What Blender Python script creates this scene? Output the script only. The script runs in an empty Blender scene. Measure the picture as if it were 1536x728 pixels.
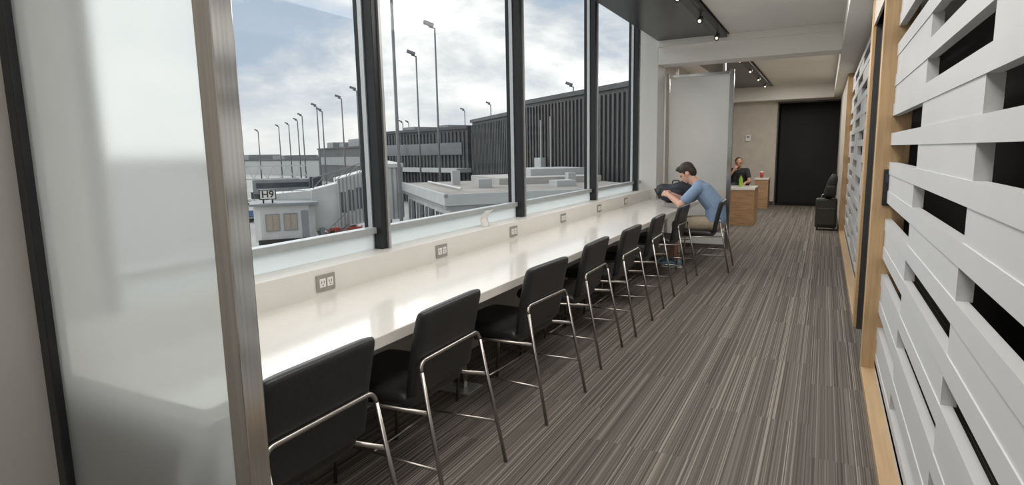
import bpy, bmesh, math, random
from mathutils import Vector, Matrix, Euler
random.seed(4)
S = bpy.context.scene
COL = S.collection
EYE = 1.45
GZ = -5.0
PI = math.pi
try:
    S.view_settings.view_transform = 'Standard'
    S.view_settings.look = 'None'
except Exception:
    pass

# ------------------------------------------------------------------ materials
def nodes_of(name):
    m = bpy.data.materials.new(name); m.use_nodes = True
    nt = m.node_tree
    return m, nt, nt.nodes['Principled BSDF'], nt.nodes['Material Output']

def mat(name, c, rough=.5, metal=0, var=.06, scale=8, bump=0.0, stretch=(1,1,1), coat=0, spec=.5, emit=0):
    m, nt, b, out = nodes_of(name)
    N, L = nt.nodes, nt.links
    tc = N.new('ShaderNodeTexCoord'); mp = N.new('ShaderNodeMapping'); mp.inputs['Scale'].default_value = stretch
    nz = N.new('ShaderNodeTexNoise'); nz.inputs['Scale'].default_value = scale; nz.inputs['Detail'].default_value = 4
    L.new(tc.outputs['Object'], mp.inputs[0]); L.new(mp.outputs[0], nz.inputs['Vector'])
    rp = N.new('ShaderNodeValToRGB')
    rp.color_ramp.elements[0].position = .3; rp.color_ramp.elements[1].position = .7
    rp.color_ramp.elements[0].color = (*[x*(1-var) for x in c], 1)
    rp.color_ramp.elements[1].color = (*[min(1, x*(1+var)) for x in c], 1)
    L.new(nz.outputs['Fac'], rp.inputs[0]); L.new(rp.outputs[0], b.inputs['Base Color'])
    b.inputs['Roughness'].default_value = rough; b.inputs['Metallic'].default_value = metal
    b.inputs['Specular IOR Level'].default_value = spec
    if coat: b.inputs['Coat Weight'].default_value = coat; b.inputs['Coat Roughness'].default_value = .08
    if bump:
        bp = N.new('ShaderNodeBump'); bp.inputs['Strength'].default_value = bump; bp.inputs['Distance'].default_value = .01
        L.new(nz.outputs['Fac'], bp.inputs['Height']); L.new(bp.outputs[0], b.inputs['Normal'])
    if emit:
        b.inputs['Emission Color'].default_value = (*c, 1); b.inputs['Emission Strength'].default_value = emit
    return m

def mmath(nt, op, a, b=None):
    n = nt.nodes.new('ShaderNodeMath'); n.operation = op
    for i, v in enumerate((a, b)):
        if v is None: continue
        if isinstance(v, (int, float)): n.inputs[i].default_value = v
        else: nt.links.new(v, n.inputs[i])
    return n.outputs[0]

def carpet_mat():
    m, nt, b, out = nodes_of('striped_carpet')
    N, L = nt.nodes, nt.links
    tc = N.new('ShaderNodeTexCoord'); sp = N.new('ShaderNodeSeparateXYZ'); L.new(tc.outputs['Object'], sp.inputs[0])
    x, y = sp.outputs[0], sp.outputs[1]
    col = mmath(nt, 'FLOOR', mmath(nt, 'MULTIPLY', x, 2.0))
    row = mmath(nt, 'FLOOR', mmath(nt, 'ADD', mmath(nt, 'MULTIPLY', y, 1.0), mmath(nt, 'MULTIPLY', col, .37)))
    def stripe(freq, r=row):
        idx = mmath(nt, 'FLOOR', mmath(nt, 'MULTIPLY', x, freq))
        cb = N.new('ShaderNodeCombineXYZ'); L.new(idx, cb.inputs[0])
        if r is not None: L.new(r, cb.inputs[1])
        wn = N.new('ShaderNodeTexWhiteNoise'); wn.noise_dimensions = '3D'; L.new(cb.outputs[0], wn.inputs['Vector'])
        return wn.outputs['Value']
    s = mmath(nt, 'ADD', mmath(nt, 'MULTIPLY', stripe(220.0), .42), mmath(nt, 'ADD', mmath(nt, 'MULTIPLY', stripe(110.0, None), .20), mmath(nt, 'MULTIPLY', stripe(220.0, None), .38)))
    rp = N.new('ShaderNodeValToRGB'); e = rp.color_ramp.elements
    e[0].position = .15; e[0].color = (.085, .074, .065, 1)
    e[1].position = .85; e[1].color = (.40, .355, .31, 1)
    k = e.new(.42); k.color = (.150, .131, .116, 1)
    k = e.new(.64); k.color = (.222, .195, .172, 1)
    L.new(s, rp.inputs[0])
    nz = N.new('ShaderNodeTexNoise'); nz.inputs['Scale'].default_value = 350; L.new(tc.outputs['Object'], nz.inputs['Vector'])
    mx = N.new('ShaderNodeMix'); mx.data_type = 'RGBA'; mx.blend_type = 'MULTIPLY'; mx.inputs[0].default_value = .38
    L.new(rp.outputs[0], mx.inputs[6]); L.new(nz.outputs['Fac'], mx.inputs[7])
    L.new(mx.outputs[2], b.inputs['Base Color'])
    b.inputs['Roughness'].default_value = .9; b.inputs['Specular IOR Level'].default_value = .2
    return m

def glass_mat(name, tint, mixg=.06, rough=.02):
    m = bpy.data.materials.new(name); m.use_nodes = True; nt = m.node_tree; nt.nodes.clear()
    N, L = nt.nodes, nt.links
    o = N.new('ShaderNodeOutputMaterial'); t = N.new('ShaderNodeBsdfTransparent'); g = N.new('ShaderNodeBsdfGlossy')
    t.inputs[0].default_value = (*tint, 1); g.inputs['Roughness'].default_value = rough; g.inputs[0].default_value = (1,1,1,1)
    mx = N.new('ShaderNodeMixShader'); mx.inputs[0].default_value = mixg
    L.new(t.outputs[0], mx.inputs[1]); L.new(g.outputs[0], mx.inputs[2]); L.new(mx.outputs[0], o.inputs[0])
    return m

def frosted_mat(name, clear=.35, col=(.80,.86,.87), rough=.3, blur=.20):
    m = bpy.data.materials.new(name); m.use_nodes = True; nt = m.node_tree; nt.nodes.clear()
    N, L = nt.nodes, nt.links
    o = N.new('ShaderNodeOutputMaterial')
    t = N.new('ShaderNodeBsdfRefraction'); t.inputs['Color'].default_value = (.95,.97,.97,1); t.inputs['Roughness'].default_value = blur; t.inputs['IOR'].default_value = 1.15
    tr = N.new('ShaderNodeBsdfTranslucent'); tr.inputs[0].default_value = (*col, 1)
    df = N.new('ShaderNodeBsdfDiffuse'); df.inputs[0].default_value = (*col, 1)
    g = N.new('ShaderNodeBsdfGlossy'); g.inputs['Roughness'].default_value = rough
    a = N.new('ShaderNodeMixShader'); a.inputs[0].default_value = .3
    L.new(tr.outputs[0], a.inputs[1]); L.new(df.outputs[0], a.inputs[2])
    tc = N.new('ShaderNodeTexCoord'); nz = N.new('ShaderNodeTexNoise'); nz.inputs['Scale'].default_value = 1.2
    L.new(tc.outputs['Object'], nz.inputs['Vector'])
    mr = N.new('ShaderNodeMapRange'); mr.inputs[3].default_value = clear-.04; mr.inputs[4].default_value = clear+.04
    L.new(nz.outputs['Fac'], mr.inputs[0])
    b = N.new('ShaderNodeMixShader'); L.new(mr.outputs[0], b.inputs[0])
    L.new(a.outputs[0], b.inputs[1]); L.new(t.outputs[0], b.inputs[2])
    c = N.new('ShaderNodeMixShader'); c.inputs[0].default_value = .06
    L.new(b.outputs[0], c.inputs[1]); L.new(g.outputs[0], c.inputs[2]); L.new(c.outputs[0], o.inputs[0])
    return m

M = dict(
 carpet=carpet_mat(),
 white=mat('painted_white', (.75,.74,.71), .6, var=.02, scale=2),
 slat=mat('white_lacquer', (.585,.59,.595), .5, var=.02, scale=3),
 ceil=mat('ceiling_paint', (.81,.785,.735), .8, var=.02, scale=1.5),
 beige=mat('beige_wall_covering', (.52,.48,.42), .75, var=.06, scale=6, bump=.05),
 greywall=mat('grey_beige_wall', (.42,.40,.37), .6, var=.05, scale=1.5),
 dark=mat('black_gloss_soffit', (.020,.021,.020), .28, var=.1, scale=2, spec=.35),
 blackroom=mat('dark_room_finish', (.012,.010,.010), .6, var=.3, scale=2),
 darkdoor=mat('charcoal_panel', (.05,.047,.045), .45, var=.08),
 mull=mat('black_anodised_aluminium', (.022,.023,.025), .35, .3, var=.1, scale=20),
 alu=mat('satin_aluminium', (.55,.56,.57), .4, .7, var=.05, scale=20),
 rail=mat('grey_painted_rail', (.42,.44,.45), .4, .2, var=.03),
 steel=mat('brushed_stainless', (.63,.61,.585), .17, 1, var=.12, scale=5, stretch=(30,30,.4)),
 chrome=mat('satin_chrome_tube', (.38,.355,.33), .30, 1, var=.06, scale=10),
 counter=mat('cream_quartz', (.80,.765,.71), .14, var=.02, scale=40, coat=.25),
 ledge=mat('cream_laminate', (.76,.735,.69), .35, var=.02, scale=5),
 leather=mat('black_leather', (.020,.020,.021), .42, var=.15, scale=90, bump=.10, spec=.5),
 wood=mat('oak_veneer', (.54,.36,.19), .45, var=.14, scale=5, stretch=(9,9,.7)),
 woodh=mat('oak_rail_veneer', (.50,.34,.19), .45, var=.10, scale=5, stretch=(9,.5,9)),
 woodd=mat('walnut_veneer', (.43,.26,.14), .45, var=.2, scale=5, stretch=(1,8,8)),
 nickel=mat('brushed_nickel_plate', (.45,.42,.38), .3, .9, var=.05, scale=30),
 plastic=mat('white_plastic', (.80,.79,.76), .4, var=.02),
 black=mat('black_plastic', (.012,.012,.013), .4, var=.1),
 glass=glass_mat('window_glass', (.98,.99,.985), .012),
 frost=frosted_mat('frosted_glass', .52, (.86,.885,.89)),
 frost2=frosted_mat('frosted_glass_strip', .30, (.88,.91,.91)),
 paper=mat('white_card', (.80,.79,.76), .6, var=.02),
 lens=mat('warm_lamp_lens', (1,.92,.8), .4, var=.02, emit=.7),
 skin=mat('skin', (.60,.35,.26), .5, var=.06, scale=20),
 skin2=mat('skin_tanned', (.42,.22,.15), .5, var=.06, scale=20),
 hair=mat('dark_brown_hair', (.028,.018,.012), .6, var=.4, scale=60, bump=.4),
 blueshirt=mat('heather_blue_jersey', (.22,.31,.46), .85, var=.10, scale=60, bump=.1),
 shorts=mat('khaki_cotton', (.36,.30,.22), .85, var=.08, scale=30),
 blackshirt=mat('black_jersey', (.018,.018,.02), .85, var=.1, scale=30),
 jeans=mat('dark_trousers', (.03,.035,.05), .85, var=.1, scale=30),
 shoe=mat('blue_grey_shoe', (.16,.27,.36), .6, var=.2, scale=30),
 sole=mat('white_rubber', (.7,.7,.68), .6, var=.03),
 eye=mat('dark_eye', (.02,.015,.01), .2, var=.1),
 navy=mat('navy_nylon', (.018,.021,.032), .6, var=.2, scale=30, bump=.1),
 bagblack=mat('black_nylon', (.014,.014,.014), .6, var=.2, scale=30, bump=.1),
 olive=mat('olive_grey_fabric', (.040,.039,.033), .6, var=.15, scale=30),
 screen=mat('phone_screen', (.03,.04,.06), .1, var=.1),
 bottle=mat('green_bottle', (.25,.42,.06), .2, var=.1),
 cup=mat('red_cup', (.5,.05,.04), .4, var=.1),
 # outside
 tarmac=mat('concrete_apron', (.36,.36,.35), .9, var=.14, scale=.08),
 roofm=mat('roof_membrane', (.30,.28,.26), .9, var=.18, scale=.35),
 roofl=mat('light_roof_membrane', (.42,.41,.39), .9, var=.10, scale=.5),
 fascia=mat('pale_fascia', (.42,.43,.43), .7, var=.05, scale=1),
 corr=mat('charcoal_cladding', (.055,.056,.058), .6, var=.10, scale=.6, stretch=(1,1,.2)),
 corr2=mat('slate_cladding', (.066,.069,.074), .7, var=.12, scale=.3),
 darkglass=mat('dark_glazing', (.05,.06,.07), .15, var=.2, scale=1),
 bwhite=mat('white_bridge_paint', (.54,.54,.53), .6, var=.08, scale=1.2),
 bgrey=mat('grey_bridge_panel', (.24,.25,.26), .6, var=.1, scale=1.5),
 pole=mat('galvanised_pole', (.18,.19,.20), .5, .3, var=.05),
 tan=mat('tan_window_blind', (.36,.31,.24), .5, var=.1),
 rubber=mat('tyre_rubber', (.03,.03,.03), .8, var=.1),
 tugred=mat('red_vehicle_paint', (.38,.06,.05), .4, var=.1),
 tugblue=mat('blue_vehicle_paint', (.08,.14,.28), .4, var=.1),
 hedge=mat('distant_treeline', (.16,.19,.17), .9, var=.2, scale=.05),
)

# ------------------------------------------------------------------ mesh helpers
class MB:
    def __init__(s): s.v = []; s.f = []
    def add(s, vs, fs):
        n = len(s.v); s.v += [tuple(v) for v in vs]; s.f += [tuple(i+n for i in f) for f in fs]; return s
    def box(s, x0, x1, y0, y1, z0, z1, T=None):
        vs = [Vector((x, y, z)) for z in (z0, z1) for y in (y0, y1) for x in (x0, x1)]
        if T: vs = [T @ v for v in vs]
        return s.add(vs, [(0,2,3,1),(4,5,7,6),(0,1,5,4),(2,6,7,3),(0,4,6,2),(1,3,7,5)])
    def bar(s, p, q, w, h):
        p, q = Vector(p), Vector(q); d = q-p; L = d.length
        T = Matrix.Translation(p) @ d.to_track_quat('X', 'Z').to_matrix().to_4x4()
        return s.box(0, L, -w/2, w/2, -h/2, h/2, T)
    def tube(s, pts, r, n=10):
        pts = [Vector(p) for p in pts]; rs = r if isinstance(r, (list, tuple)) else [r]*len(pts)
        prev = None; rings = []
        for i, p in enumerate(pts):
            if i == 0: t = pts[1]-p
            elif i == len(pts)-1: t = p-pts[i-1]
            else: t = (pts[i+1]-p).normalized()+(p-pts[i-1]).normalized()
            t.normalize()
            if prev is None:
                a = Vector((0,0,1)) if abs(t.z) < .9 else Vector((1,0,0))
                u = t.cross(a).normalized()
            else:
                u = (prev - t*prev.dot(t)).normalized()
            prev = u; w = t.cross(u)
            rings.append([p + (u*math.cos(2*PI*k/n)+w*math.sin(2*PI*k/n))*rs[i] for k in range(n)])
        vs = [v for rg in rings for v in rg]; fs = []
        for i in range(len(pts)-1):
            for k in range(n):
                a = i*n+k; b = i*n+(k+1) % n
                fs.append((a, b, b+n, a+n))
        fs.append(tuple(reversed(range(n)))); fs.append(tuple(range((len(pts)-1)*n, len(pts)*n)))
        return s.add(vs, fs)
    def ell(s, c, r, rot=None, seg=18, ring=12):
        c = Vector(c); R = rot.to_matrix() if rot else Matrix.Identity(3)
        vs = [c + R @ Vector((0,0,r[2]))]
        for i in range(1, ring):
            th = PI*i/ring
            for k in range(seg):
                ph = 2*PI*k/seg
                vs.append(c + R @ Vector((r[0]*math.sin(th)*math.cos(ph), r[1]*math.sin(th)*math.sin(ph), r[2]*math.cos(th))))
        vs.append(c - R @ Vector((0,0,r[2])))
        fs = [(0, 1+k, 1+(k+1) % seg) for k in range(seg)]
        for i in range(ring-2):
            for k in range(seg):
                a = 1+i*seg+k; b = 1+i*seg+(k+1) % seg
                fs.append((a, a+seg, b+seg, b))
        l = len(vs)-1; o = 1+(ring-2)*seg
        fs += [(l, o+(k+1) % seg, o+k) for k in range(seg)]
        return s.add(vs, fs)
    def cap(s, p, q, r1, r2, n=14):
        s.ell(p, (r1,)*3, seg=n, ring=10); s.ell(q, (r2,)*3, seg=n, ring=10)
        return s.tube([p, q], [r1, r2], n)
    def lathe(s, prof, c=(0,0,0), n=20):
        vs = []; fs = []
        for r, z in prof:
            for k in range(n): vs.append((c[0]+r*math.cos(2*PI*k/n), c[1]+r*math.sin(2*PI*k/n), c[2]+z))
        for i in range(len(prof)-1):
            for k in range(n):
                a = i*n+k; b = i*n+(k+1) % n; fs.append((a, b, b+n, a+n))
        fs.append(tuple(reversed(range(n)))); fs.append(tuple(range((len(prof)-1)*n, len(prof)*n)))
        return s.add(vs, fs)
    def prism(s, poly, z0, z1):
        n = len(poly)
        vs = [(x, y, z0) for x, y in poly]+[(x, y, z1) for x, y in poly]
        fs = [tuple(reversed(range(n))), tuple(range(n, 2*n))]+[(k, (k+1) % n, (k+1) % n+n, k+n) for k in range(n)]
        return s.add(vs, fs)
    def pillow(s, fn, n=18, p=6, c=.06, e=.5):
        """fn(u,v,t) -> point; u,v in -1..1, t thickness factor -1..1"""
        g = [math.sin(PI/2*(2*i/n-1)) for i in range(n+1)]
        for sg in (1, -1):
            vs = []; fs = []
            for i, u in enumerate(g):
                for j, v in enumerate(g):
                    t = max(0, 1-abs(u)**p)**e*max(0, 1-abs(v)**p)**e
                    uu = u*(1-c*abs(v)**8); vv = v*(1-c*abs(u)**8)
                    vs.append(fn(uu, vv, sg*t))
            for i in range(n):
                for j in range(n):
                    a = i*(n+1)+j; q = (a, a+n+1, a+n+2, a+1)
                    fs.append(q if sg > 0 else tuple(reversed(q)))
            s.add(vs, fs)
        return s
    def mesh(s, name, merge=False):
        me = bpy.data.meshes.new(name); me.from_pydata(s.v, [], s.f)
        bm = bmesh.new(); bm.from_mesh(me)
        if merge: bmesh.ops.remove_doubles(bm, verts=bm.verts, dist=1e-5)
        bmesh.ops.recalc_face_normals(bm, faces=bm.faces)
        bm.to_mesh(me); bm.free(); me.update()
        return me

def fillet(pts, r, n=6):
    pts = [Vector(p) for p in pts]; out = [pts[0]]
    for i in range(1, len(pts)-1):
        a, b, c = pts[i-1], pts[i], pts[i+1]
        p = b+(a-b).normalized()*r; q = b+(c-b).normalized()*r
        for k in range(n+1):
            t = k/n; out.append(p*(1-t)**2+b*2*t*(1-t)+q*t*t)
    out.append(pts[-1]); return out

def link(name, mb, m, parent=None, smooth=False, bevel=0, merge=False, kind=None, loc=None):
    me = mb if isinstance(mb, bpy.types.Mesh) else mb.mesh(name, merge)
    me.materials.clear(); me.materials.append(M[m])
    if smooth:
        for p in me.polygons: p.use_smooth = True
    o = bpy.data.objects.new(name, me); COL.objects.link(o)
    if parent: o.parent = parent
    if loc: o.location = loc
    if bevel:
        b = o.modifiers.new('bevel', 'BEVEL'); b.width = bevel; b.segments = 2; b.limit_method = 'ANGLE'
    if kind: o['kind'] = kind
    return o
def struct(name, mb, m, **k): return link(name, mb, m, kind='structure', **k)
def thing(name, label, cat, loc=(0,0,0), rz=0, group=None):
    o = bpy.data.objects.new(name, None); COL.objects.link(o)
    o.location = loc; o.rotation_euler = (0,0,rz); o.empty_display_size = .1
    o['label'] = label; o['category'] = cat
    if group: o['group'] = group
    return o
def tag(o, label, cat, group=None):
    o['label'] = label; o['category'] = cat
    if group: o['group'] = group
    return o
def dup(root, loc, rz, label):
    r = root.copy(); COL.objects.link(r); r.location = loc; r.rotation_euler = (0,0,rz); r['label'] = label
    for ch in list(root.children):
        c = ch.copy(); COL.objects.link(c); c.parent = r
        for g in list(ch.children):
            d = g.copy(); COL.objects.link(d); d.parent = c
    return r

# ------------------------------------------------------------------ camera
RX = Vector((.8886,.4584,-.0182)); UP = Vector((-.0517,.1395,.9889)); BK = Vector((.4558,-.8777,.1476))
cam = bpy.data.cameras.new('camera'); co = bpy.data.objects.new('camera', cam); COL.objects.link(co)
BK.normalize(); RX = (RX-BK*RX.dot(BK)).normalized(); UP = BK.cross(RX)
mw = Matrix((RX, UP, BK)).transposed().to_4x4(); mw.translation = Vector((0,0,EYE)); co.matrix_world = mw
cam.sensor_width = 36; cam.lens = 900/1536*36; cam.clip_start = .02; cam.clip_end = 3000
S.camera = co
# survey helper for the far airfield: bearing of a landmark -> its real ground position
def bearing(px, py): return RX*((px-768)/900)+UP*((364-py)/900)-BK
def at_dist(px, py, D):
    d = bearing(px, py); k = D/math.hypot(d.x, d.y); return Vector((d.x*k, d.y*k, EYE+d.z*k))

# ------------------------------------------------------------------ world and lamps
w = bpy.data.worlds.new('sky'); S.world = w; w.use_nodes = True
nt = w.node_tree; N, L = nt.nodes, nt.links; N.clear()
wo = N.new('ShaderNodeOutputWorld'); bg = N.new('ShaderNodeBackground')
tc = N.new('ShaderNodeTexCoord'); mp = N.new('ShaderNodeMapping'); mp.inputs['Scale'].default_value = (1,1,2.2); mp.inputs['Location'].default_value = (.15,.4,.1)
nz = N.new('ShaderNodeTexNoise'); nz.inputs['Scale'].default_value = 3.0; nz.inputs['Detail'].default_value = 8; nz.inputs['Roughness'].default_value = .60; nz.inputs['Distortion'].default_value = .25
L.new(tc.outputs['Generated'], mp.inputs[0]); L.new(mp.outputs[0], nz.inputs['Vector'])
rp = N.new('ShaderNodeValToRGB'); e = rp.color_ramp.elements
e[0].position = .36; e[0].color = (.40,.48,.59,1); e[1].position = .58; e[1].color = (.97,.97,.96,1)
k = e.new(.43); k.color = (.52,.57,.64,1); k = e.new(.50); k.color = (.72,.74,.76,1)
L.new(nz.outputs['Fac'], rp.inputs[0])
sp = N.new('ShaderNodeSeparateXYZ'); L.new(tc.outputs['Generated'], sp.inputs[0])
mr = N.new('ShaderNodeMapRange'); mr.inputs[1].default_value = 0; mr.inputs[2].default_value = .11; mr.inputs[3].default_value = .8; mr.inputs[4].default_value = 0
L.new(sp.outputs[2], mr.inputs[0])
mx = N.new('ShaderNodeMix'); mx.data_type = 'RGBA'; L.new(mr.outputs[0], mx.inputs[0]); L.new(rp.outputs[0], mx.inputs[6]); mx.inputs[7].default_value = (.80,.80,.78,1)
L.new(mx.outputs[2], bg.inputs[0]); bg.inputs[1].default_value = 1.15; L.new(bg.outputs[0], wo.inputs[0])

def lamp(name, kind, loc, rot, power, color=(1,1,1), size=(1,1), angle=0):
    l = bpy.data.lights.new(name, kind); l.energy = power; l.color = color
    if kind == 'AREA': l.shape = 'RECTANGLE'; l.size, l.size_y = size
    if kind == 'SUN': l.angle = angle
    if kind == 'SPOT': l.spot_size = 1.2; l.spot_blend = .6; l.shadow_soft_size = .01
    o = bpy.data.objects.new(name, l); COL.objects.link(o); o.location = loc; o.rotation_euler = rot
    return o
lamp('sun', 'SUN', (0,0,20), Vector((-.80,.12,.58)).to_track_quat('Z','Y').to_euler(), 2.3, (.99,.99,1), angle=1.6)
WC = (1,.965,.915)
for y, p in ((-1.2, 38), (1.8, 38), (5.2, 42)):
    lamp('interior_fill_light', 'AREA', (-.55, y, 2.93), (0,0,0), p, WC, (.8,2.4))  # added fill light for the corridor, not a modelled ceiling fixture
for y, p in ((11.2, 48), (14.2, 48)):
    lamp('interior_fill_light', 'AREA', (-.85, y, 2.93), (0,0,0), p, WC, (.5,2.2))  # same added fill beyond the beam, brightens the lounge without any fixture

# ------------------------------------------------------------------ setting
struct('floor', MB().box(-2.5,1.3,-2.6,16.8,-.12,0), 'carpet')
YE = 16.75
c = MB().box(-1.2,.12,-2.6,8.7,2.96,3.1).box(-2.48,-2.15,-2.6,8.7,3.4,3.5).box(-1.2,.12,9.1,YE,2.96,3.1).box(-2.6,-2.1,9.1,YE,2.96,3.1)
for y in (-.6,.95,2.5,4.05,5.6,7.15): c.box(-1.2,.12,y,y+.008,2.957,2.96)
c.box(-.56,-.552,-2.6,8.7,2.957,2.96)
struct('ceiling', c, 'ceil')
struct('trim_1', MB().box(-2.15,-1.2,-2.6,8.7,2.96,3.42), 'dark')
struct('trim_2', MB().box(-2.1,-1.2,9.1,YE,2.955,3.1), 'dark')
# bulkhead on the right and cross beam
struct('trim_3', MB().box(.12,1.3,-2.6,YE,2.64,3.1), 'ceil')
struct('trim_4', MB().box(-2.15,.12,8.7,9.1,2.64,3.4).box(-2.15,.12,8.66,8.7,2.87,2.96), 'ceil', bevel=.004)
struct('trim_5', MB().box(-2.48,.12,16.35,YE,2.62,3.0), 'ceil')
# window wall
Z0, Z1 = .89, 3.4
struct('trim_6', MB().box(-2.46,-2.235,1.0,8.7,.70,.89), 'ledge', bevel=.003)
struct('wall_left', MB().box(-2.48,-2.28,.9,8.7,-.1,.70).box(-2.48,-2.46,.9,8.7,.70,.86), 'greywall')
MY = [1.22, 2.81, 4.70, 6.60, 8.35]
yend = 8.7
for i, y in enumerate(MY):
    nx = MY[i+1] if i < len(MY)-1 else yend
    a = y+.07
    wn = struct('window_%d' % (i+1), MB().box(-2.412,-2.404,a,nx,Z0,Z1), 'glass')
    fr = struct('mullion', MB().box(-2.47,-2.335,y,y+.07,Z0,Z1), 'mull', bevel=.003, parent=wn)
    struct('mullion_strip', MB().box(-2.335,-2.322,y+.046,y+.066,Z0,Z1).box(-2.43,-2.40,y-.010,y,Z0,Z1).box(-2.43,-2.40,y+.07,y+.080,Z0,Z1), 'alu', parent=wn)
    struct('transom_rail', MB().box(-2.44,-2.375,a,nx,.985,1.022), 'rail', bevel=.003, parent=wn)
    struct('frosted_strip', MB().box(-2.402,-2.396,a,nx,Z0,.985), 'frost2', parent=wn)
# near jamb block and far stub
struct('wall_near', MB().box(-2.6,-2.15,-2.6,.97,0,3.4).box(-2.5,-2.33,.97,1.22,0,3.4), 'greywall')
struct('wall_end', MB().box(-2.48,-2.15,8.7,9.12,0,3.4), 'white', bevel=.004)
struct('wall_lounge', MB().box(-2.6,-2.46,9.12,YE,0,3.1), 'beige')
struct('wall_back', MB().box(-2.6,1.3,-2.8,-2.6,0,3.4), 'white')
fw = MB().box(-2.6,-1.08,YE,YE+.15,0,3.1).box(-1.08,.36,YE,YE+.15,2.56,3.1).box(.36,1.3,YE,YE+.15,0,3.1)
struct('wall_far', fw, 'beige')
d1 = struct('door_1', MB().box(-1.12,.42,YE+.9,YE+1.0,0,2.6).box(-1.2,-1.08,YE+.15,YE+1,0,2.6).box(.36,.46,YE+.15,YE+1,0,2.6).box(-1.1,.4,YE+.15,YE+1,2.56,2.66).box(-1.1,.4,YE,YE+1,-.1,.0), 'blackroom')
struct('door_frame', MB().box(-1.11,-1.08,YE-.02,YE+.12,0,2.59).box(.36,.39,YE-.02,YE+.12,0,2.59).box(-1.11,.39,YE-.02,YE+.12,2.56,2.59), 'darkdoor', parent=d1)
struct('baseboard_far', MB().box(-2.4,-1.12,YE-.015,YE,0,.1), 'darkdoor')
# right side
struct('wall_right', MB().box(.28,.45,11.62,YE,0,2.64).box(.28,.45,4.42,5.45,2.35,2.64), 'beige')
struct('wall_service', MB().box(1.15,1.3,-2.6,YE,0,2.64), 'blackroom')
d2 = struct('door_2', MB().box(.33,.37,4.44,5.43,.02,2.35), 'darkdoor', bevel=.004)
struct('door_frame', MB().box(.295,.37,5.41,5.45,0,2.37).box(.295,.37,4.42,4.45,0,2.37).box(.295,.37,4.42,5.45,2.35,2.39), 'darkdoor', parent=d2)
struct('baseboard_right', MB().box(.262,.28,11.62,YE,0,.1), 'darkdoor')

# ------------------------------------------------------------------ slatted screens
def screen(label, y0, y1, b, post):
    t = thing('slatted_screen', label, 'screen', (.31, y0, 0))
    X0 = -.035; XS = .04   # local: frame face and slat plane
    link('end_frame', MB().box(X0,.14,0,(post or .1),0,2.64), 'wood', t, bevel=.003)
    link('end_frame', MB().box(X0,.14,y1-y0-.1,y1-y0,0,2.64), 'wood', t, bevel=.003)
    link('bottom_rail', MB().box(X0,.12,(post or .1),y1-y0-.1,0,.045), 'woodh', t, bevel=.003)
    ya, yb = (post or .1), y1-y0-.1
    s = MB(); k0 = -8
    P = .173
    for k in range(k0, 7):
        zc = 1.577+P*(k-.5)
        s.box(XS,XS+.035,ya,yb,zc-.036,zc+.036)
    s.box(XS,XS+.035,ya,yb,.045,.10)
    link('slats', s, 'slat', t)
    bl = MB()
    def openset(k):
        return 1 if k in (5,3,0,-1,-3,-5,-7) else 0
    for k in range(k0, 6):
        zc = 1.577+P*k; par = openset(k); off = -.04*k
        edges = [e_+off for e_ in b]
        edges = [y0+ya]+[min(max(e_, y0+ya), y0+yb) for e_ in edges]+[y0+yb]
        for i in range(len(edges)-1):
            if (i % 2) == par and edges[i+1]-edges[i] > .02:
                bl.box(XS+.004,XS+.045,edges[i]-y0,edges[i+1]-y0,zc-.0525,zc+.0525)
    link('infill_blocks', bl, 'slat', t)
    return t
screen('large white slatted screen in oak frame filling the right foreground', -1.6, 4.42, [-.2,.85,1.95,3.08], 0)
screen('white slatted screen in oak frame beyond the charcoal door, further down the corridor', 5.45, 11.62, [6.4,7.5,8.6,9.7,10.8], .2)
ch = thing('access_reader', 'small black access reader on the oak post of the near screen', 'card reader', (.355,4.318,1.2))
link('housing', MB().box(-.03,.03,-.025,0,-.11,.11), 'black', ch, bevel=.006)
link('reader_window', MB().box(-.02,.02,-.028,-.024,.03,.09), 'screen', ch)

# ------------------------------------------------------------------ partitions
def partition(label, y, xa, xb, group=None):
    t = thing('glass_partition', label, 'partition', (0, y, 0))
    link('glass_panel', MB().box(xa+.03,xb-.04,-.006,.006,.06,2.50), 'frost', t)
    link('post', MB().box(xb-.06,xb,-.03,.03,0,2.56), 'steel', t, bevel=.003)
    link('side_channel', MB().box(xa-.01,xa+.04,-.03,.03,0,2.56), 'mull' if y < 3 else 'steel', t, bevel=.004)
    link('top_rail', MB().box(xa+.04,xb-.06,-.02,.02,2.50,2.54), 'steel', t, bevel=.003)
    link('bottom_rail', MB().box(xa+.04,xb-.06,-.02,.02,0,.06), 'steel', t, bevel=.003)
    for x in (xa+.12, xb-.16): link('bracket', MB().box(x,x+.04,-.015,.015,2.54,2.66), 'steel', t, bevel=.003)
    return t
partition('frosted glass partition with wide brushed steel post in the left foreground', .955, -2.14, -1.22)
partition('frosted glass partition in steel frame behind the seated man', 9.2, -2.13, -1.19)

# ------------------------------------------------------------------ counter
t = thing('work_counter', 'long glossy cream counter running under the windows', 'counter', (-1.87,4.85,0))
link('countertop', MB().box(-.37,.36,-3.83,3.84,.70,.75), 'counter', t, bevel=.004)
link('apron', MB().box(-.34,-.30,-3.8,3.8,.60,.70), 'ledge', t)
for y in (-1.83, .35, 2.9):
    lg = link('leg', MB().box(-.12,-.04,y-.02,y+.02,.012,.70), 'steel', t, bevel=.003)
    link('base_plate', MB().box(-.19,.03,y-.09,y+.09,0,.012), 'alu', lg, bevel=.003)

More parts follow.
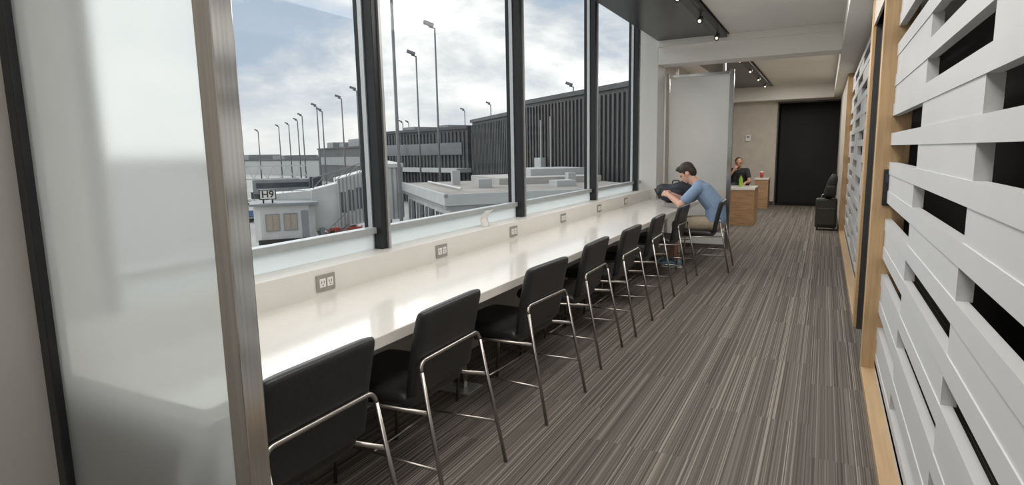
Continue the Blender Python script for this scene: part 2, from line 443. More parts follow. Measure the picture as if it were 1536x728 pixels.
olab = ['power outlet on the ledge nearest the steel post, behind the first chairs','second power outlet from the steel post along the ledge','third power outlet from the steel post, past the curled card','fourth power outlet from the steel post along the ledge','fifth power outlet from the steel post along the ledge','power outlet on the ledge furthest from the steel post, nearest the seated man']
o0 = None
for i, y in enumerate((2.225,3.28,4.33,5.39,6.45,7.48)):
    if o0 is None:
        o0 = thing('power_outlet', olab[0], 'power outlet', (-2.235,y,.815), 0, 'power outlets along the window ledge')
        link('plate', MB().box(0,.007,-.065,.065,-.042,.042), 'nickel', o0, bevel=.002)
        for cy in (-.026,.026):
            r_ = link('receptacle', MB().box(.006,.011,cy-.021,cy+.021,-.022,.022), 'plastic', o0, bevel=.002)
            s = MB()
            s.box(.0105,.0118,cy-.010,cy-.007,-.002,.012); s.box(.0105,.0118,cy+.006,cy+.009,-.002,.012); s.box(.0105,.0118,cy-.003,cy+.003,-.014,-.008)
            link('socket_slots', s, 'black', r_)
    else: dup(o0, (-2.235,y,.815), 0, olab[i])

# curled card on the ledge
s = MB(); n = 12; vs = []; fs = []
for i in range(n+1):
    a = i/n; z = .125*a; x = .035*math.sin(a*PI)*-1+.02*a
    for y in (0,.055,.115): vs.append((x+(.012 if y == .055 else 0), y+.012*a, z))
for i in range(n):
    for j in range(2): q = i*3+j; fs.append((q,q+1,q+4,q+3))
s.add(vs, fs)
o = link('curled_card', s, 'paper', smooth=True); o.location = (-2.30,3.95,.892)
sm = o.modifiers.new('s','SOLIDIFY'); sm.thickness = .002
tag(o, 'small curled white card standing on the window ledge', 'card')

# ------------------------------------------------------------------ chairs (front towards -X)
ch0 = thing('side_chair', '', 'chair', (0,0,0), 0, 'black leather chairs along the counter')
sb = MB().pillow(lambda u,v,q: (-.085+.225*u, .230*v, .455+.043*q-.012*u*u+.01*(-u if u < 0 else 0)), p=14, c=.035, e=.4)
link('seat', sb, 'leather', ch0, smooth=True, merge=True)
link('seat_piping', MB().tube([(-.30,-.2,.452),(-.30,.2,.452)], .006, 8), 'leather', ch0, smooth=True)
def bk(u, v, q):
    z = .655+.187*v
    x = .182+.038*v+.006*(v*v)
    return (x+.025*q, .236*u, z)
link('backrest', MB().pillow(bk, p=20, c=.03, e=.35, n=22), 'leather', ch0, smooth=True, merge=True)
U = fillet([(.335,-.255,0),(.213,-.234,.635),(.213,.234,.635),(.335,.255,0)], .04, 7)
link('leg', MB().tube([U[0],U[1]], .0090), 'chrome', ch0, smooth=True)
link('leg', MB().tube([U[-2],U[-1]], .0090), 'chrome', ch0, smooth=True)
link('back_frame', MB().tube(U[1:-1], .0090), 'chrome', ch0, smooth=True)
for sy in (-1,1):
    link('leg', MB().tube([(-.28,sy*.225,0),(-.245,sy*.215,.42)], .0090), 'chrome', ch0, smooth=True)
    link('side_stretcher', MB().tube([(-.264,sy*.22,.20),(.297,sy*.248,.20)], .006, 8), 'chrome', ch0, smooth=True)
link('seat_frame', MB().tube(fillet([(.252,-.24,.43),(-.25,-.215,.405),(-.25,.215,.405),(.252,.24,.43)],.05), .009), 'chrome', ch0, smooth=True)
link('crossbar', MB().tube([(-.05,-.232,.20),(-.05,.232,.20)], .006, 8), 'chrome', ch0, smooth=True)
clab = ['black leather chair in the left foreground, closest to the steel post','black leather chair tucked at the counter, second from the steel post','black leather chair third from the steel post, seat pulled clear of the counter','black leather chair fourth from the steel post along the counter','black leather chair fifth from the steel post along the counter','black leather chair sixth from the steel post along the counter','empty black leather chair next to the seated man','black leather chair the man in the blue shirt sits on']
CH = [(-1.57,1.31,0),(-1.60,2.08,.02),(-1.57,3.05,-.06),(-1.60,3.94,.02),(-1.58,4.74,0),(-1.59,5.66,.03),(-1.585,6.80,-.02),(-1.28,7.58,.03)]
for i, (x,y,a) in enumerate(CH):
    if i == 0: ch0.location = (x,y,0); ch0.rotation_euler.z = a; ch0['label'] = clab[0]
    else: dup(ch0, (x,y,0), a, clab[i])
fc = dup(ch0, (-1.82,15.42,0), PI/2, 'black chair under the person in the black shirt by the far tables')
del fc['group']

# ------------------------------------------------------------------ people
def blob(name, mb, m, parent, vox=.009, it=3, off=Vector((0,0,0))):
    mb.v = [tuple(Vector(v)-off) for v in mb.v]
    me = mb.mesh('tmp'); o = bpy.data.objects.new('tmp', me); COL.objects.link(o)
    r = o.modifiers.new('r','REMESH'); r.mode = 'VOXEL'; r.voxel_size = vox
    s = o.modifiers.new('s','SMOOTH'); s.factor = .5; s.iterations = it
    dg = bpy.context.evaluated_depsgraph_get(); dg.update()
    out = bpy.data.meshes.new_from_object(o.evaluated_get(dg)); out.name = name
    bpy.data.objects.remove(o)
    return link(name, out, m, parent, smooth=True)
def V(*a): return Vector(a)

def head_parts(c, yaw, pitch, bald=False):
    """face towards local -X before yaw"""
    R = Euler((0,0,yaw)).to_matrix() @ Euler((0,-pitch,0)).to_matrix()
    E = R.to_euler()
    def p(x,y,z): return c+R @ Vector((x,y,z))
    h = MB()
    h.ell(p(.012,0,.025), (.095,.077,.095), E)
    h.ell(p(-.022,0,-.035), (.066,.058,.078), E)
    h.ell(p(-.045,0,-.082), (.034,.034,.026), E)
    h.ell(p(-.092,0,-.018), (.018,.012,.024), E)
    h.ell(p(-.098,0,-.032), (.013,.015,.010), E)
    h.ell(p(-.074,0,.018), (.016,.052,.010), E)
    h.ell(p(-.083,0,-.056), (.010,.024,.006), E); h.ell(p(-.080,0,-.066), (.010,.021,.006), E)
    for s in (-1,1): h.ell(p(.012,s*.078,-.012), (.020,.010,.032), E)
    eyes = [MB().ell(p(-.078,s*.030,-.002), (.008,.013,.007), E, 10, 8) for s in (-1,1)]
    hair = MB()
    hair.ell(p(.022,0,.045), (.100,.084,.090), E); hair.ell(p(.060,0,.0), (.060,.072,.085), E); hair.ell(p(-.045,0,.098), (.050,.055,.030), E)
    for s in (-1,1): hair.ell(p(.005,s*.068,.025), (.030,.014,.045), E)
    return h, eyes, hair, p
def put_eyes(eyes, org, parent):
    for eb in eyes:
        eb.v = [tuple(Vector(v)-org) for v in eb.v]; link('eye', eb, 'eye', parent, smooth=True)
def hand(mb, wr, d, up, side, curl=.6, sc=1.0):
    d = d.normalized(); up = (up-d*up.dot(d)).normalized(); s = d.cross(up)*side
    for k in (-1,0,1): mb.cap(wr+s*.012*k, wr+d*.085*sc+s*.024*k, .017, .013, 10)
    ln = (.072,.082,.076,.058)
    for k in range(4):
        b = wr+d*.085*sc+s*(.030-.020*k); l = ln[k]*sc; c1 = curl; c2 = curl*2
        q = b+(d*math.cos(c1)-up*math.sin(c1))*l*.5
        e_ = q+(d*math.cos(c2)-up*math.sin(c2))*l*.5
        mb.cap(b, q, .0095, .0088, 8); mb.cap(q, e_, .0088, .0075, 8)
    b = wr+d*.03*sc+s*.022; q = b+(d*.6+s*.7-up*.3).normalized()*.035; e_ = q+(d*.9+s*.1-up*.5).normalized()*.03
    mb.cap(b, q, .013, .011, 8); mb.cap(q, e_, .011, .009, 8)

# man in blue shirt
org = V(-1.2,7.57,0)
man = thing('person', 'man in a heather blue t-shirt and khaki shorts leaning on the counter, looking down', 'person', tuple(org))
y0 = 7.57
hipR, hipL = V(-1.14,y0-.09,.565), V(-1.14,y0+.09,.565)
knR, knL = V(-1.58,y0-.14,.545), V(-1.60,y0+.15,.545)
anR, anL = V(-1.58,y0-.10,.10), V(-1.70,y0+.14,.10)
shR, shL = V(-1.335,y0-.18,.985), V(-1.335,y0+.18,.985)
elR, elL = V(-1.51,y0-.25,.795), V(-1.53,y0+.25,.795)
wrR, wrL = V(-1.685,y0-.11,.90), V(-1.69,y0+.10,.895)
hc = V(-1.495,y0,1.165)
h, eyes, hair, hp = head_parts(hc, 0, .60)
b = h
b.cap(V(-1.36,y0,1.03), V(-1.445,y0,1.115), .060, .054)
for s in (-1,0,1):
    b.cap(V(-1.14,y0+s*.085,.58), V(-1.15,y0+s*.075,.77), .095,.088); b.cap(V(-1.15,y0+s*.075,.77), V(-1.295,y0+s*.085,.95), .088,.085)
b.cap(shR, shL, .055,.055); b.cap(V(-1.35,y0,1.04), shR, .05,.055); b.cap(V(-1.35,y0,1.04), shL, .05,.055)
for sh, el, wr in ((shR,elR,wrR),(shL,elL,wrL)): b.cap(sh, el, .053,.042); b.cap(el, wr, .044,.028)
for hp_, kn, an in ((hipR,knR,anR),(hipL,knL,anL)):
    b.cap(hp_, kn, .082,.056); b.cap(kn, kn*.55+an*.45+V(.015,0,0), .054,.052); b.cap(kn*.55+an*.45+V(.015,0,0), an, .052,.036)
    b.cap(an+V(.02,0,-.05), an+V(-.14,0,-.065), .034,.026)
hand(b, wrR, V(-.75,.35,.25), V(.2,-.8,.3), 1, .75)
hand(b, wrL, V(-.75,-.30,.25), V(.2,.8,.3), -1, .75)
blob('body', b, 'skin', man, .0065, 3, org)
put_eyes(eyes, org, man)
blob('hair', hair, 'hair', man, .006, 3, org)
s = MB()
for k in (-1,0,1):
    s.cap(V(-1.135,y0+k*.085,.60), V(-1.145,y0+k*.08,.77), .110,.106); s.cap(V(-1.145,y0+k*.08,.77), V(-1.29,y0+k*.09,.945), .106,.102)
s.cap(shR, shL, .070,.070); s.cap(V(-1.345,y0,1.03), shR, .062,.068); s.cap(V(-1.345,y0,1.03), shL, .062,.068)
for sh, el in ((shR,elR),(shL,elL)): s.cap(sh, sh.lerp(el,.68), .068,.064)
blob('t_shirt', s, 'blueshirt', man, .008, 3, org)
s = MB()
s.cap(hipR, hipL, .108,.108)
for a_, kn in ((hipR,knR),(hipL,knL)): s.cap(a_, a_.lerp(kn,.86), .098,.078)
blob('shorts', s, 'shorts', man, .008, 3, org)
for an in (anR, anL):
    s = MB(); s.cap(an+V(.025,0,-.035), an+V(.02,0,-.06), .044,.040); s.cap(an+V(.0,0,-.055), an+V(-.165,0,-.068), .042,.031)
    sh = blob('shoe', s, 'shoe', man, .007, 3, org)
    link('sole', MB().prism([(an.x+.07-org.x+0, an.y-.036-org.y),(an.x+.07-org.x, an.y+.036-org.y),(an.x-.15-org.x, an.y+.042-org.y),(an.x-.205-org.x, an.y-org.y),(an.x-.15-org.x, an.y-.042-org.y)], .0,.016), 'sole', sh, bevel=.005)

ph = thing('tablet', 'small dark tablet held upright in the hands of the man in the blue shirt', 'tablet', (-1.835,y0,.915), 0)
ph.rotation_euler = (0,-.45,0)
link('case', MB().box(-.006,.005,-.105,.105,-.07,.07), 'black', ph, bevel=.003)
link('screen', MB().box(.0048,.006,-.095,.095,-.06,.06), 'screen', ph)

# person at the far table
org = V(-1.82,15.42,0)
p2 = thing('person', 'person in a black t-shirt by the far tables, one hand raised to the chin', 'person', tuple(org))
X, Y = org.x, org.y
hc = V(X+.01,Y-.13,1.12)
h, eyes, hair, hp = head_parts(hc, PI/2, .1)
b = h
b.cap(V(X,Y-.06,.98), V(X,Y-.09,1.06), .056,.052)
for k in (-1,0,1): b.cap(V(X+k*.085,Y+.0,.56), V(X+k*.09,Y-.04,.88), .095,.092)
sR, sL = V(X-.185,Y-.05,.93), V(X+.185,Y-.05,.93)
b.cap(sR,sL,.055,.055)
eR, wR = V(X-.25,Y-.24,.70), V(X-.09,Y-.27,.93)
eL, wL = V(X+.27,Y-.20,.68), V(X+.20,Y-.42,.66)
for q in ((sR,eR,wR),(sL,eL,wL)): b.cap(q[0],q[1],.052,.042); b.cap(q[1],q[2],.042,.028)
for k in (-1,1):
    b.cap(V(X+k*.09,Y-.02,.57), V(X+k*.13,Y-.45,.55), .085,.06); b.cap(V(X+k*.13,Y-.45,.55), V(X+k*.13,Y-.42,.10), .058,.038)
    b.cap(V(X+k*.13,Y-.40,.05), V(X+k*.13,Y-.58,.035), .04,.03)
hand(b, wR, V(.45,-.0,.9), V(-.2,-1,.1), 1, .5)
hand(b, wL, V(-.2,-.9,-.2), V(0,-.2,1), 1, .4)
blob('body', b, 'skin2', p2, .0085, 3, org)
put_eyes(eyes, org, p2)
blob('hair', MB().ell(hc+V(-.01,.03,.05),(.084,.096,.086)), 'hair', p2, .01, 2, org)
s = MB()
for k in (-1,0,1): s.cap(V(X+k*.085,Y,.57), V(X+k*.09,Y-.04,.88), .108,.104)
s.cap(sR,sL,.068,.068)
for q in ((sR,eR),(sL,eL)): s.cap(q[0],q[0].lerp(q[1],.6),.066,.06)
blob('t_shirt', s, 'blackshirt', p2, .01, 3, org)
s = MB()
for k in (-1,1): s.cap(V(X+k*.09,Y-.02,.57), V(X+k*.13,Y-.45,.55), .098,.072); s.cap(V(X+k*.13,Y-.45,.55), V(X+k*.13,Y-.42,.12), .070,.055)
blob('trousers', s, 'jeans', p2, .01, 3, org)

# ------------------------------------------------------------------ bags and small things
bp_ = thing('backpack', 'dark navy backpack lying on the counter beyond the man', 'backpack', (-1.76,8.25,.752))
link('main_compartment', MB().pillow(lambda u,v,q: (.27*u, .14*q*(1-.1*u*u), .135+.13*v*(1-.3*u*u)+.02*math.sin(5*u)), p=4, c=.2), 'navy', bp_, smooth=True, merge=True)
link('front_pocket', MB().pillow(lambda u,v,q: (.15*u-.03, -.12+.05*q, .10+.08*v), p=4, c=.15), 'navy', bp_, smooth=True, merge=True)
link('shoulder_strap', MB().tube(fillet([(.1,-.05,.24),(.2,-.02,.30),(.28,0,.24),(.29,.0,.06)],.04), .014), 'bagblack', bp_, smooth=True)
link('top_handle', MB().tube(fillet([(-.06,0,.25),(-.05,0,.29),(.03,0,.29),(.04,0,.25)],.015), .008), 'bagblack', bp_, smooth=True)

sc = thing('suitcase', 'dark olive carry-on suitcase standing against the right wall', 'suitcase', (.07,11.95,0))
link('shell', MB().box(-.17,.17,-.13,.13,.045,.56), 'olive', sc, bevel=.03)
link('front_pocket', MB().box(-.14,.14,-.155,-.12,.09,.40), 'olive', sc, bevel=.015)
link('handle', MB().tube(fillet([(-.08,.1,.55),(-.08,.1,.62),(.08,.1,.62),(.08,.1,.55)],.03), .008), 'alu', sc, smooth=True)
for x in (-.13,.13):
    for y in (-.1,.1): link('wheel', MB().tube([(x-.012,y,.024),(x+.012,y,.024)], .024, 12), 'rubber', sc, smooth=True)
bb = thing('backpack', 'black backpack resting on top of the olive suitcase', 'backpack', (.13,11.90,.56))
link('main_compartment', MB().pillow(lambda u,v,q: (.105*u*(1-.35*(v+1)/2)+.04*v, .11*q, .215+.215*v), p=3, c=.3), 'bagblack', bb, smooth=True, merge=True)
link('front_pocket', MB().pillow(lambda u,v,q: (.08*u, -.10+.035*q, .13+.10*v), p=4, c=.2), 'bagblack', bb, smooth=True, merge=True)
link('top_handle', MB().tube(fillet([(.01,0,.41),(.01,0,.46),(.07,0,.46),(.07,0,.41)],.02), .008), 'bagblack', bb, smooth=True)

def table(label, x0, x1, y0, y1, h=.72):
    t = thing('side_table', label, 'table', ((x0+x1)/2,(y0+y1)/2,0))
    a, c = (x1-x0)/2, (y1-y0)/2
    link('tabletop', MB().box(-a,a,-c,c,h-.045,h), 'counter', t, bevel=.004)
    link('side_panel', MB().box(a-.05,a-.01,-c+.01,c-.01,0,h-.045), 'woodd', t, bevel=.003)
    link('side_panel', MB().box(-a+.01,-a+.05,-c+.01,c-.01,0,h-.045), 'woodd', t, bevel=.003)
    link('front_panel', MB().box(-a+.05,a-.05,-c+.01,-c+.04,0.0,h-.045), 'woodd', t, bevel=.003)
    link('recessed_pull', MB().box(a-.012,a-.007,-.03,.03,.33,.36), 'black', t)
    return t
table('wooden box table with pale top just beyond the seated man', -1.95,-1.13,12.1,12.85)
table('wooden box table with pale top beside the far doorway', -1.5,-1.17,15.75,16.3,.74)
bt = thing('drink_bottle', 'yellow-green bottle on the nearer wooden table', 'bottle', (-1.42,12.4,.72))
link('bottle_body', MB().lathe([(.034,0),(.036,.02),(.036,.15),(.015,.20),(.013,.215)]), 'bottle', bt, smooth=True)
link('cap', MB().lathe([(.016,.212),(.016,.235)]), 'black', bt, smooth=True)
cp = thing('drink_cup', 'red and white drink cup on the far wooden table', 'cup', (-1.35,15.95,.74))
link('cup_body', MB().lathe([(.032,0),(.045,.13)]), 'cup', cp, smooth=True)
link('lid', MB().lathe([(.047,.128),(.047,.14),(.035,.15)]), 'plastic', cp, smooth=True)
th = thing('thermostat', 'small pale thermostat on the beige far wall', 'thermostat', (-1.78,YE,1.72))
link('housing', MB().box(-.06,.06,-.03,0,-.08,.08), 'plastic', th, bevel=.008)
link('dial_window', MB().box(-.035,.035,-.033,-.029,.0,.05), 'bgrey', th)

# ------------------------------------------------------------------ ceiling track lights
for (ya, yb, ys, lab) in ((3.6,8.6,(4.75,5.85,6.95,8.1),'near'),(9.6,15.6,(10.4,11.9,13.4,14.9),'far')):
    tr = thing('lighting_track', 'black lighting track on the dark soffit %s' % ('before the cross beam' if lab == 'near' else 'beyond the cross beam'), 'lighting track', (-1.27,ya,2.955))
    link('rail', MB().box(-.09,.05,0,yb-ya,-.05,0), 'black', tr, bevel=.004)
    link('slot', MB().box(-.02,.01,.02,yb-ya-.02,-.054,-.05), 'darkdoor', tr)
    for i, y in enumerate(ys):
        o_ = ('nearest','second','third','furthest')[i]
        sp_ = thing('spotlight', '%s small black spotlight on the track %s the cross beam' % (o_, 'before' if lab == 'near' else 'beyond'), 'spotlight', (-1.27,y,2.905), 0, 'spotlights on the ceiling tracks')
        link('stem', MB().tube([(0,0,0),(0,0,-.05)], .008, 8), 'black', sp_, smooth=True)
        link('housing', MB().tube([(0,.035,-.05),(0,-.04,-.09)], .032, 14), 'black', sp_)
        link('lens', MB().tube([(0,-.0405,-.0903),(0,-.044,-.0922)], .018, 14), 'lens', sp_)
        lamp('spot_lamp', 'SPOT', (-1.27,y-.06,2.79), (.35,0,0), 7, (1,.9,.75))

# ------------------------------------------------------------------ outside
struct('apron_ground', MB().box(-900,-2.9,-300,900,GZ-.5,GZ).box(-2.9,600,17.5,900,GZ-.5,GZ), 'tarmac')

def building(name, label, P, Q, depth, ztop, m, ribs=0, zb=GZ, units=()):
    P, Q = Vector(P), Vector(Q); d = (Q-P); Lh = d.length; ang = math.atan2(d.y, d.x)
    t = thing(name, label, 'building', (P.x,P.y,zb), ang)
    H = ztop-zb
    b = MB().box(0,Lh,0,depth,0,H)
    if ribs:
        k = 0.0
        while k < Lh: b.box(k,k+ribs*.4,-.16,.05,0,H-.3); k += ribs
    link('walls', b, m, t)
    link('roof', MB().box(-.1,Lh+.1,-.25,depth+.15,H,H+.35), 'corr2', t)
    for (x, w_, h_) in units:
        link('rooftop_unit', MB().box(x,x+w_,1.5,depth*.6,H+.35,H+.35+h_), 'bgrey', t)
    return t, Lh, H
c1, L1, H1 = building('concourse_building', 'charcoal ribbed concourse wing nearest the windows, on the right', (-24.4,50),(-2,33.2), 12, EYE+4.3, 'corr', .55)
link('junction_box', MB().box(2.9,4.1,-.65,-.15,4.6,6.0), 'fascia', c1, bevel=.03)
link('conduit', MB().tube(fillet([(3.5,-.3,6.0),(3.5,-.3,9.2)],.1), .07,8), 'fascia', c1)
link('conduit', MB().tube(fillet([(4.1,-.3,5.0),(5.2,-.3,5.0),(5.2,-.3,9.4)],.3), .07,8), 'fascia', c1)
building('concourse_building', 'slate grey concourse section left of the ribbed wing', (-37.2,62),(-25.3,50.8), 5, EYE+3.6, 'corr2', .55)
c3, L3, H3 = building('concourse_building', 'long dark concourse section behind the tall light poles', (-57,70),(-38.2,62.6), 10, EYE+3.0, 'corr2', .8, units=((3,3,.5),(12,2,.4)))
link('window_band', MB().box(1,L3-1,-.25,.05,H3-3.1,H3-1.6), 'darkglass', c3)
link('lower_canopy', MB().box(-.5,L3+.5,-2.2,0,H3-5.2,H3-4.7), 'fascia', c3)
c4, L4, H4 = building('concourse_building', 'distant dark terminal block left of the black mullion', (-122,122),(-80,96), 12, EYE+1.8, 'corr2', units=((4,6,1.4),(16,4,1.0),(24,9,1.7),(38,5,1.1)))
link('window_band', MB().box(2,L4-2,-.15,.05,H4-4,H4-2), 'bgrey', c4)
building('concourse_building', 'pale low terminal wing far off at the horizon', (-300,190),(-150,150), 25, EYE-1.2, 'fascia', units=((10,12,1.6),(40,8,1.2),(80,20,2.0),(120,9,1.5)))
# low roofed building between
C = Vector((-16,24)); v = Vector((.70,.714))
t = thing('low_building', 'low white building with flat layered roof below the windows', 'building', (C.x,C.y,GZ), math.atan2(v.y,v.x))
Hh = EYE-1.95-GZ
LB = 14.5
link('walls', MB().box(.3,12,.3,LB-.3,0,Hh-.5), 'bwhite', t)
link('roof', MB().box(0,12.3,0,LB,Hh-.12,Hh), 'roofm', t)
link('fascia', MB().box(-.05,12.3,-.05,LB,Hh-.50,Hh-.12).box(-.05,12.3,-.05,.12,Hh-.12,Hh+.05).box(-.05,.12,-.05,LB,Hh-.12,Hh+.05), 'fascia', t)
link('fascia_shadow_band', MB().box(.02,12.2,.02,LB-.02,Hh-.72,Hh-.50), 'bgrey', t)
for k in range(4):
    y = 1.3+k*3.2
    wf = link('window', MB().box(.2,.32,y,y+2.3,Hh-2.5,Hh-1.05), 'darkglass', t)
    link('window_bar', MB().box(.17,.33,y+1.1,y+1.2,Hh-2.5,Hh-1.05), 'bwhite', wf)
for (a_,b_,w_,h_) in ((3,5,.8,.5),(2.5,9.5,.5,.9),(7.2,3.5,1.2,.35),(9,6,.5,.7)):
    link('roof_vent', MB().box(a_,a_+w_,b_,b_+w_,Hh,Hh+h_), 'fascia', t)
link('roof_step', MB().box(5,12,7.5,LB,Hh,Hh+.4), 'roofl', t)
link('roof_step', MB().box(8,12.2,10,LB,Hh+.4,Hh+.85), 'fascia', t)
pp = MB().tube([(1.5,3,Hh+.12),(1.5,LB-2,Hh+.12)], .06, 8)
link('roof_pipe', pp, 'bwhite', t)

# light poles
poles = [(387,197,190),(418,190,175),(433,187,165),(446,181,150),(453,174,140),(475,160,112),(483,167,106),(512,148,98),(535,136,88),(585,-45,27),(604,184,150),(613,184,160),(624,84,66),(652,42,54),(697,166,130),(736,157,120),(860,130,76)]
ordn = ['first','second','third','fourth','fifth','sixth','seventh','eighth','ninth','tenth','eleventh','twelfth','thirteenth','fourteenth','fifteenth','sixteenth','last']
for i,(px,py,D) in enumerate(poles):
    q = at_dist(px,py,D); r = .05+D*.0004
    lb = '%s airfield light pole from the left beyond the windows' % ordn[i]
    if i == 9: lb = 'closest airfield pole, running out of view beside the first black mullion'
    if i == 12: lb = 'tall airfield light pole with a broad lamp head, left of the tallest full one'
    if i == 13: lb = 'tallest airfield light pole with its full lamp head in view'
    t = thing('light_pole', lb, 'light pole', (q.x,q.y,GZ), math.atan2(q.y,q.x), 'airfield light poles')
    H = q.z-GZ
    link('pole', MB().tube([(0,0,0),(0,0,H)], [r*1.5,r], 10), 'pole', t, smooth=True)
    sc_ = 1
    link('arm', MB().tube([(0,0,H-.05),(0,.5*sc_,H+.1)], r*.8, 8), 'pole', t, smooth=True)
    link('lamp_head', MB().box(-.28*sc_,.28*sc_,.15*sc_,1.05*sc_,H+.0,H+.30*sc_, Matrix.Translation((0,0,H))@Matrix.Rotation(.35,4,'X')@Matrix.Translation((0,0,-H))), 'pole', t, bevel=.05)

# jet bridge with its gate sign
q = at_dist(428,330,42)
J = thing('jet_bridge', 'white passenger bridge with a gate sign on its cab, beyond the left window', 'jet bridge', (q.x,q.y,GZ), math.radians(48.4))
cab = link('cab', MB().prism([(-1.9,.3),(-1.5,-.2),(1.5,-.2),(1.9,.3),(1.9,3.4),(-1.9,3.4)], .95,3.35), 'bwhite', J, bevel=.04)
link('cab_roof', MB().box(-2.1,2.1,-.5,3.5,3.35,3.5), 'bgrey', cab)
link('bumper', MB().box(-1.7,1.7,-.45,-.2,.85,1.15), 'rubber', cab)
for x in (-1.15,-.05): 
    wn = link('cab_window', MB().box(x,x+.75,-.26,-.2,1.75,2.75), 'tan', J)
    link('window_frame', MB().box(x-.06,x,-.28,-.2,1.7,2.8).box(x+.75,x+.81,-.28,-.2,1.7,2.8).box(x,x+.75,-.28,-.2,2.75,2.81).box(x,x+.75,-.28,-.2,1.69,1.75).box(x+.35,x+.40,-.28,-.2,1.75,2.75), 'bgrey', wn)
link('cab_door', MB().box(1.0,1.45,-.25,-.2,1.05,2.95), 'bgrey', J)
def taper(x0,x1,a0,a1,z0,z1,b0,b1,c0,c1_):
    return MB().add([(x0,a0,z0),(x0,a1,z0),(x0,a1,z1),(x0,a0,z1),(x1,b0,c0),(x1,b1,c0),(x1,b1,c1_),(x1,b0,c1_)], [(0,1,2,3),(4,7,6,5),(0,3,7,4),(1,5,6,2),(3,2,6,7),(0,4,5,1)])
# telescoping sections climbing away behind the cab
link('tunnel', taper(-.6,2.6,3.4,6.2,1.3,3.9,1.6,4.4,1.5,4.2), 'bwhite', J)
link('tunnel', taper(1.8,3.6,1.2,3.4,1.3,4.2,1.2,3.4,1.6,4.6), 'bwhite', J)
link('outer_tunnel', taper(3.5,5.8,.9,3.7,1.5,4.9,.9,3.7,1.9,5.5), 'bwhite', J)
for k in range(4):
    x = 3.65+k*.55; link('tunnel_glass', MB().box(x,x+.36,.84,.92,2.6+.1*k,4.0+.13*k), 'darkglass', J)
rb = MB()
for k in range(9):
    f_ = (k+.5)/9; x = 3.5+2.3*f_
    rb.box(x-.05,x+.05,.82,.92,1.6+.4*f_,4.85+.6*f_)
link('tunnel_ribs', rb, 'bgrey', J)
rt = MB()
for k in range(6):
    x = 1.9+k*.75; rt.bar((x,1.0,4.3+.22*k),(x+.75,1.0,5.1+.22*k),.05,.05); rt.bar((x,1.0,4.3+.22*k),(x,1.0,5.0+.22*k),.05,.05)
rt.bar((1.9,1.0,5.0),(6.4,1.0,6.3),.06,.06)
link('truss_railing', rt, 'bgrey', J)
link('rotunda', MB().lathe([(1.3,1.9),(1.3,5.6),(1.45,5.6),(1.45,5.85),(.2,6.1)], (6.9,2.2,0), 20), 'bwhite', J)
rr = MB()
for k in range(20):
    a_ = 2*PI*k/20; rr.box(6.9+1.3*math.cos(a_)-.06,6.9+1.3*math.cos(a_)+.06,2.2+1.3*math.sin(a_)-.06,2.2+1.3*math.sin(a_)+.06,1.95,5.55)
link('rotunda_ribs', rr, 'bgrey', J)
link('support_column', MB().tube([(6.9,2.2,0),(6.9,2.2,2.0)], .45, 14), 'bgrey', J)
link('wheel_frame', MB().box(2.2,2.5,.8,3.0,.3,1.6).box(1.9,2.8,1.0,1.2,.3,.6), 'bgrey', J)
for yy in (1.0,2.7): link('wheel', MB().tube([(2.35-.2,yy,.45),(2.35+.2,yy,.45)], .45, 16), 'rubber', J)
st = MB()
for k in range(8): st.box(2.3+k*.22,2.55+k*.22,.1,.75,.2+k*.2,.25+k*.2)
st.bar((2.2,.1,.1),(4.1,.1,1.8),.05,.1).bar((2.2,.75,.1),(4.1,.75,1.8),.05,.1)
st.bar((2.2,.1,1.1),(4.1,.1,2.8),.05,.05)
for k in range(5): st.bar((2.3+k*.42,.1,.2+k*.38),(2.3+k*.42,.1,1.2+k*.38),.04,.04)
link('service_stair', st, 'pole', J)
rl = MB()
for k in range(7): rl.bar((-1.9+k*.63,3.2,3.5),(-1.9+k*.63,3.2,4.1),.04,.04)
rl.bar((-1.9,3.2,4.1),(1.9,3.2,4.1),.05,.05)
link('roof_rail', rl, 'pole', J)
sg = link('gate_sign', MB().box(-1.42,-.50,.2,.5,3.78,4.34), 'plastic', J)
link('sign_frame', MB().box(-1.47,-1.42,.15,.55,3.73,4.39).box(-.50,-.45,.15,.55,3.73,4.39).box(-1.42,-.50,.15,.55,4.34,4.39).box(-1.42,-.50,.15,.55,3.73,3.78).box(-1.3,-1.2,.3,.4,3.45,3.75).box(-.75,-.65,.3,.4,3.45,3.75), 'black', J)
cu = bpy.data.curves.new('gate_text','FONT'); cu.body = 'H9'; cu.size = .62; cu.extrude = .01; cu.align_x = 'CENTER'; cu.align_y = 'CENTER'; cu.offset = .008
to = bpy.data.objects.new('tmp', cu); COL.objects.link(to)
dg = bpy.context.evaluated_depsgraph_get(); dg.update()
me = bpy.data.meshes.new_from_object(to.evaluated_get(dg)); bpy.data.objects.remove(to)
me.transform(Matrix.Translation((-.96,.18,4.06)) @ Matrix.Rotation(PI/2,4,'X'))
link('lettering', me, 'black', sg)

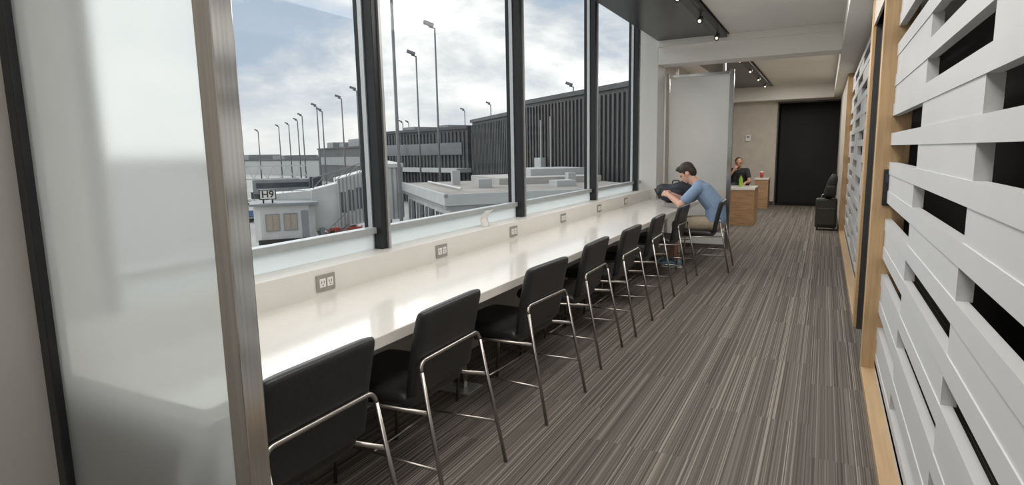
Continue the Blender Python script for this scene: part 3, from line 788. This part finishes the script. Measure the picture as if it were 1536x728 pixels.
# second bridge, further
q = at_dist(425,275,82)
K = thing('jet_bridge', 'distant grey passenger bridge on trussed supports behind the gate sign', 'jet bridge', (q.x,q.y,GZ), math.radians(48))
z_ = q.z-GZ
link('tunnel', MB().box(-3.6,3.2,-.5,1.6,z_-1.2,z_+.5), 'bgrey', K)
link('cab', MB().prism([(3.2,-1),(4.6,-.6),(4.6,2.0),(3.2,2.4)], z_-1.3,z_+.7), 'corr2', K)
link('window_strip', MB().box(-3.2,3.0,-.56,-.48,z_-.5,z_+.1), 'darkglass', K)
tr = MB()
for k in range(5):
    x0_ = -5+k*1.6
    tr.bar((x0_,0,z_+.6),(x0_+.8,0,z_+2.2),.1,.1); tr.bar((x0_+.8,0,z_+2.2),(x0_+1.6,0,z_+.6),.1,.1)
tr.bar((-5,0,z_+2.2),(3,0,z_+2.2),.14,.14); tr.bar((-5,0,z_+.6),(2,0,z_+.6),.14,.14)
link('truss', tr, 'bwhite', K)
link('support_leg', MB().box(-2.3,-1.9,0,.4,0,z_-1.2), 'bgrey', K); link('support_leg', MB().box(2.4,2.8,0,.4,0,z_-1.2), 'bgrey', K)

# ground vehicles
def cart(label, px, py, D, m, rz=.8):
    q = at_dist(px,py,D)
    t = thing('baggage_tug', label, 'vehicle', (q.x,q.y,GZ), rz)
    link('chassis', MB().box(-1.3,1.3,-.6,.6,.3,.85), m, t, bevel=.06)
    link('cabin', MB().box(-.2,.9,-.55,.55,.85,1.75), 'darkglass', t, bevel=.05)
    link('canopy', MB().box(-.35,1.05,-.62,.62,1.75,1.85), 'bwhite', t, bevel=.02)
    for x in (-.85,.85):
        for y in (-.6,.6): link('wheel', MB().tube([(x,y-.1,.3),(x,y+.1,.3)], .3, 14), 'rubber', t)
cart('red baggage tug parked under the passenger bridge', 518,345,50,'tugred',.6)
cart('blue baggage tug beside the red one', 496,352,53,'tugblue',.9)
cart('white baggage tug far out on the apron', 383,300,90,'bwhite',.2)
def trailer(label, px, py, D, m, rz):
    q = at_dist(px,py,D)
    t = thing('baggage_trailer', label, 'vehicle', (q.x,q.y,GZ), rz)
    link('deck', MB().box(-1.4,1.4,-.75,.75,.4,.55), 'bgrey', t, bevel=.02)
    f_ = MB()
    for x in (-1.35,0,1.35):
        for y in (-.7,.7): f_.bar((x,y,.5),(x,y,1.9),.06,.06)
    link('posts', f_, 'pole', t)
    link('canopy', MB().box(-1.45,1.45,-.8,.8,1.9,1.98), m, t)
    link('luggage', MB().box(-1.2,-.3,-.6,.5,.55,1.2).box(-.2,.5,-.6,.6,.55,1.0).box(.6,1.2,-.5,.6,.55,1.4), 'tugblue', t, bevel=.05)
    for x in (-.95,.95):
        for y in (-.6,.6): link('wheel', MB().tube([(x,y-.08,.22),(x,y+.08,.22)], .22, 12), 'rubber', t)
trailer('covered baggage trailer behind the jet bridge cab, nearest the mullion', 478,300,62,'bwhite',.5)
trailer('covered baggage trailer out on the open apron at left', 388,285,66,'bgrey',.7)
tl = struct('treeline', MB().box(-860,-700,-100,760,GZ,GZ+7), 'hedge')
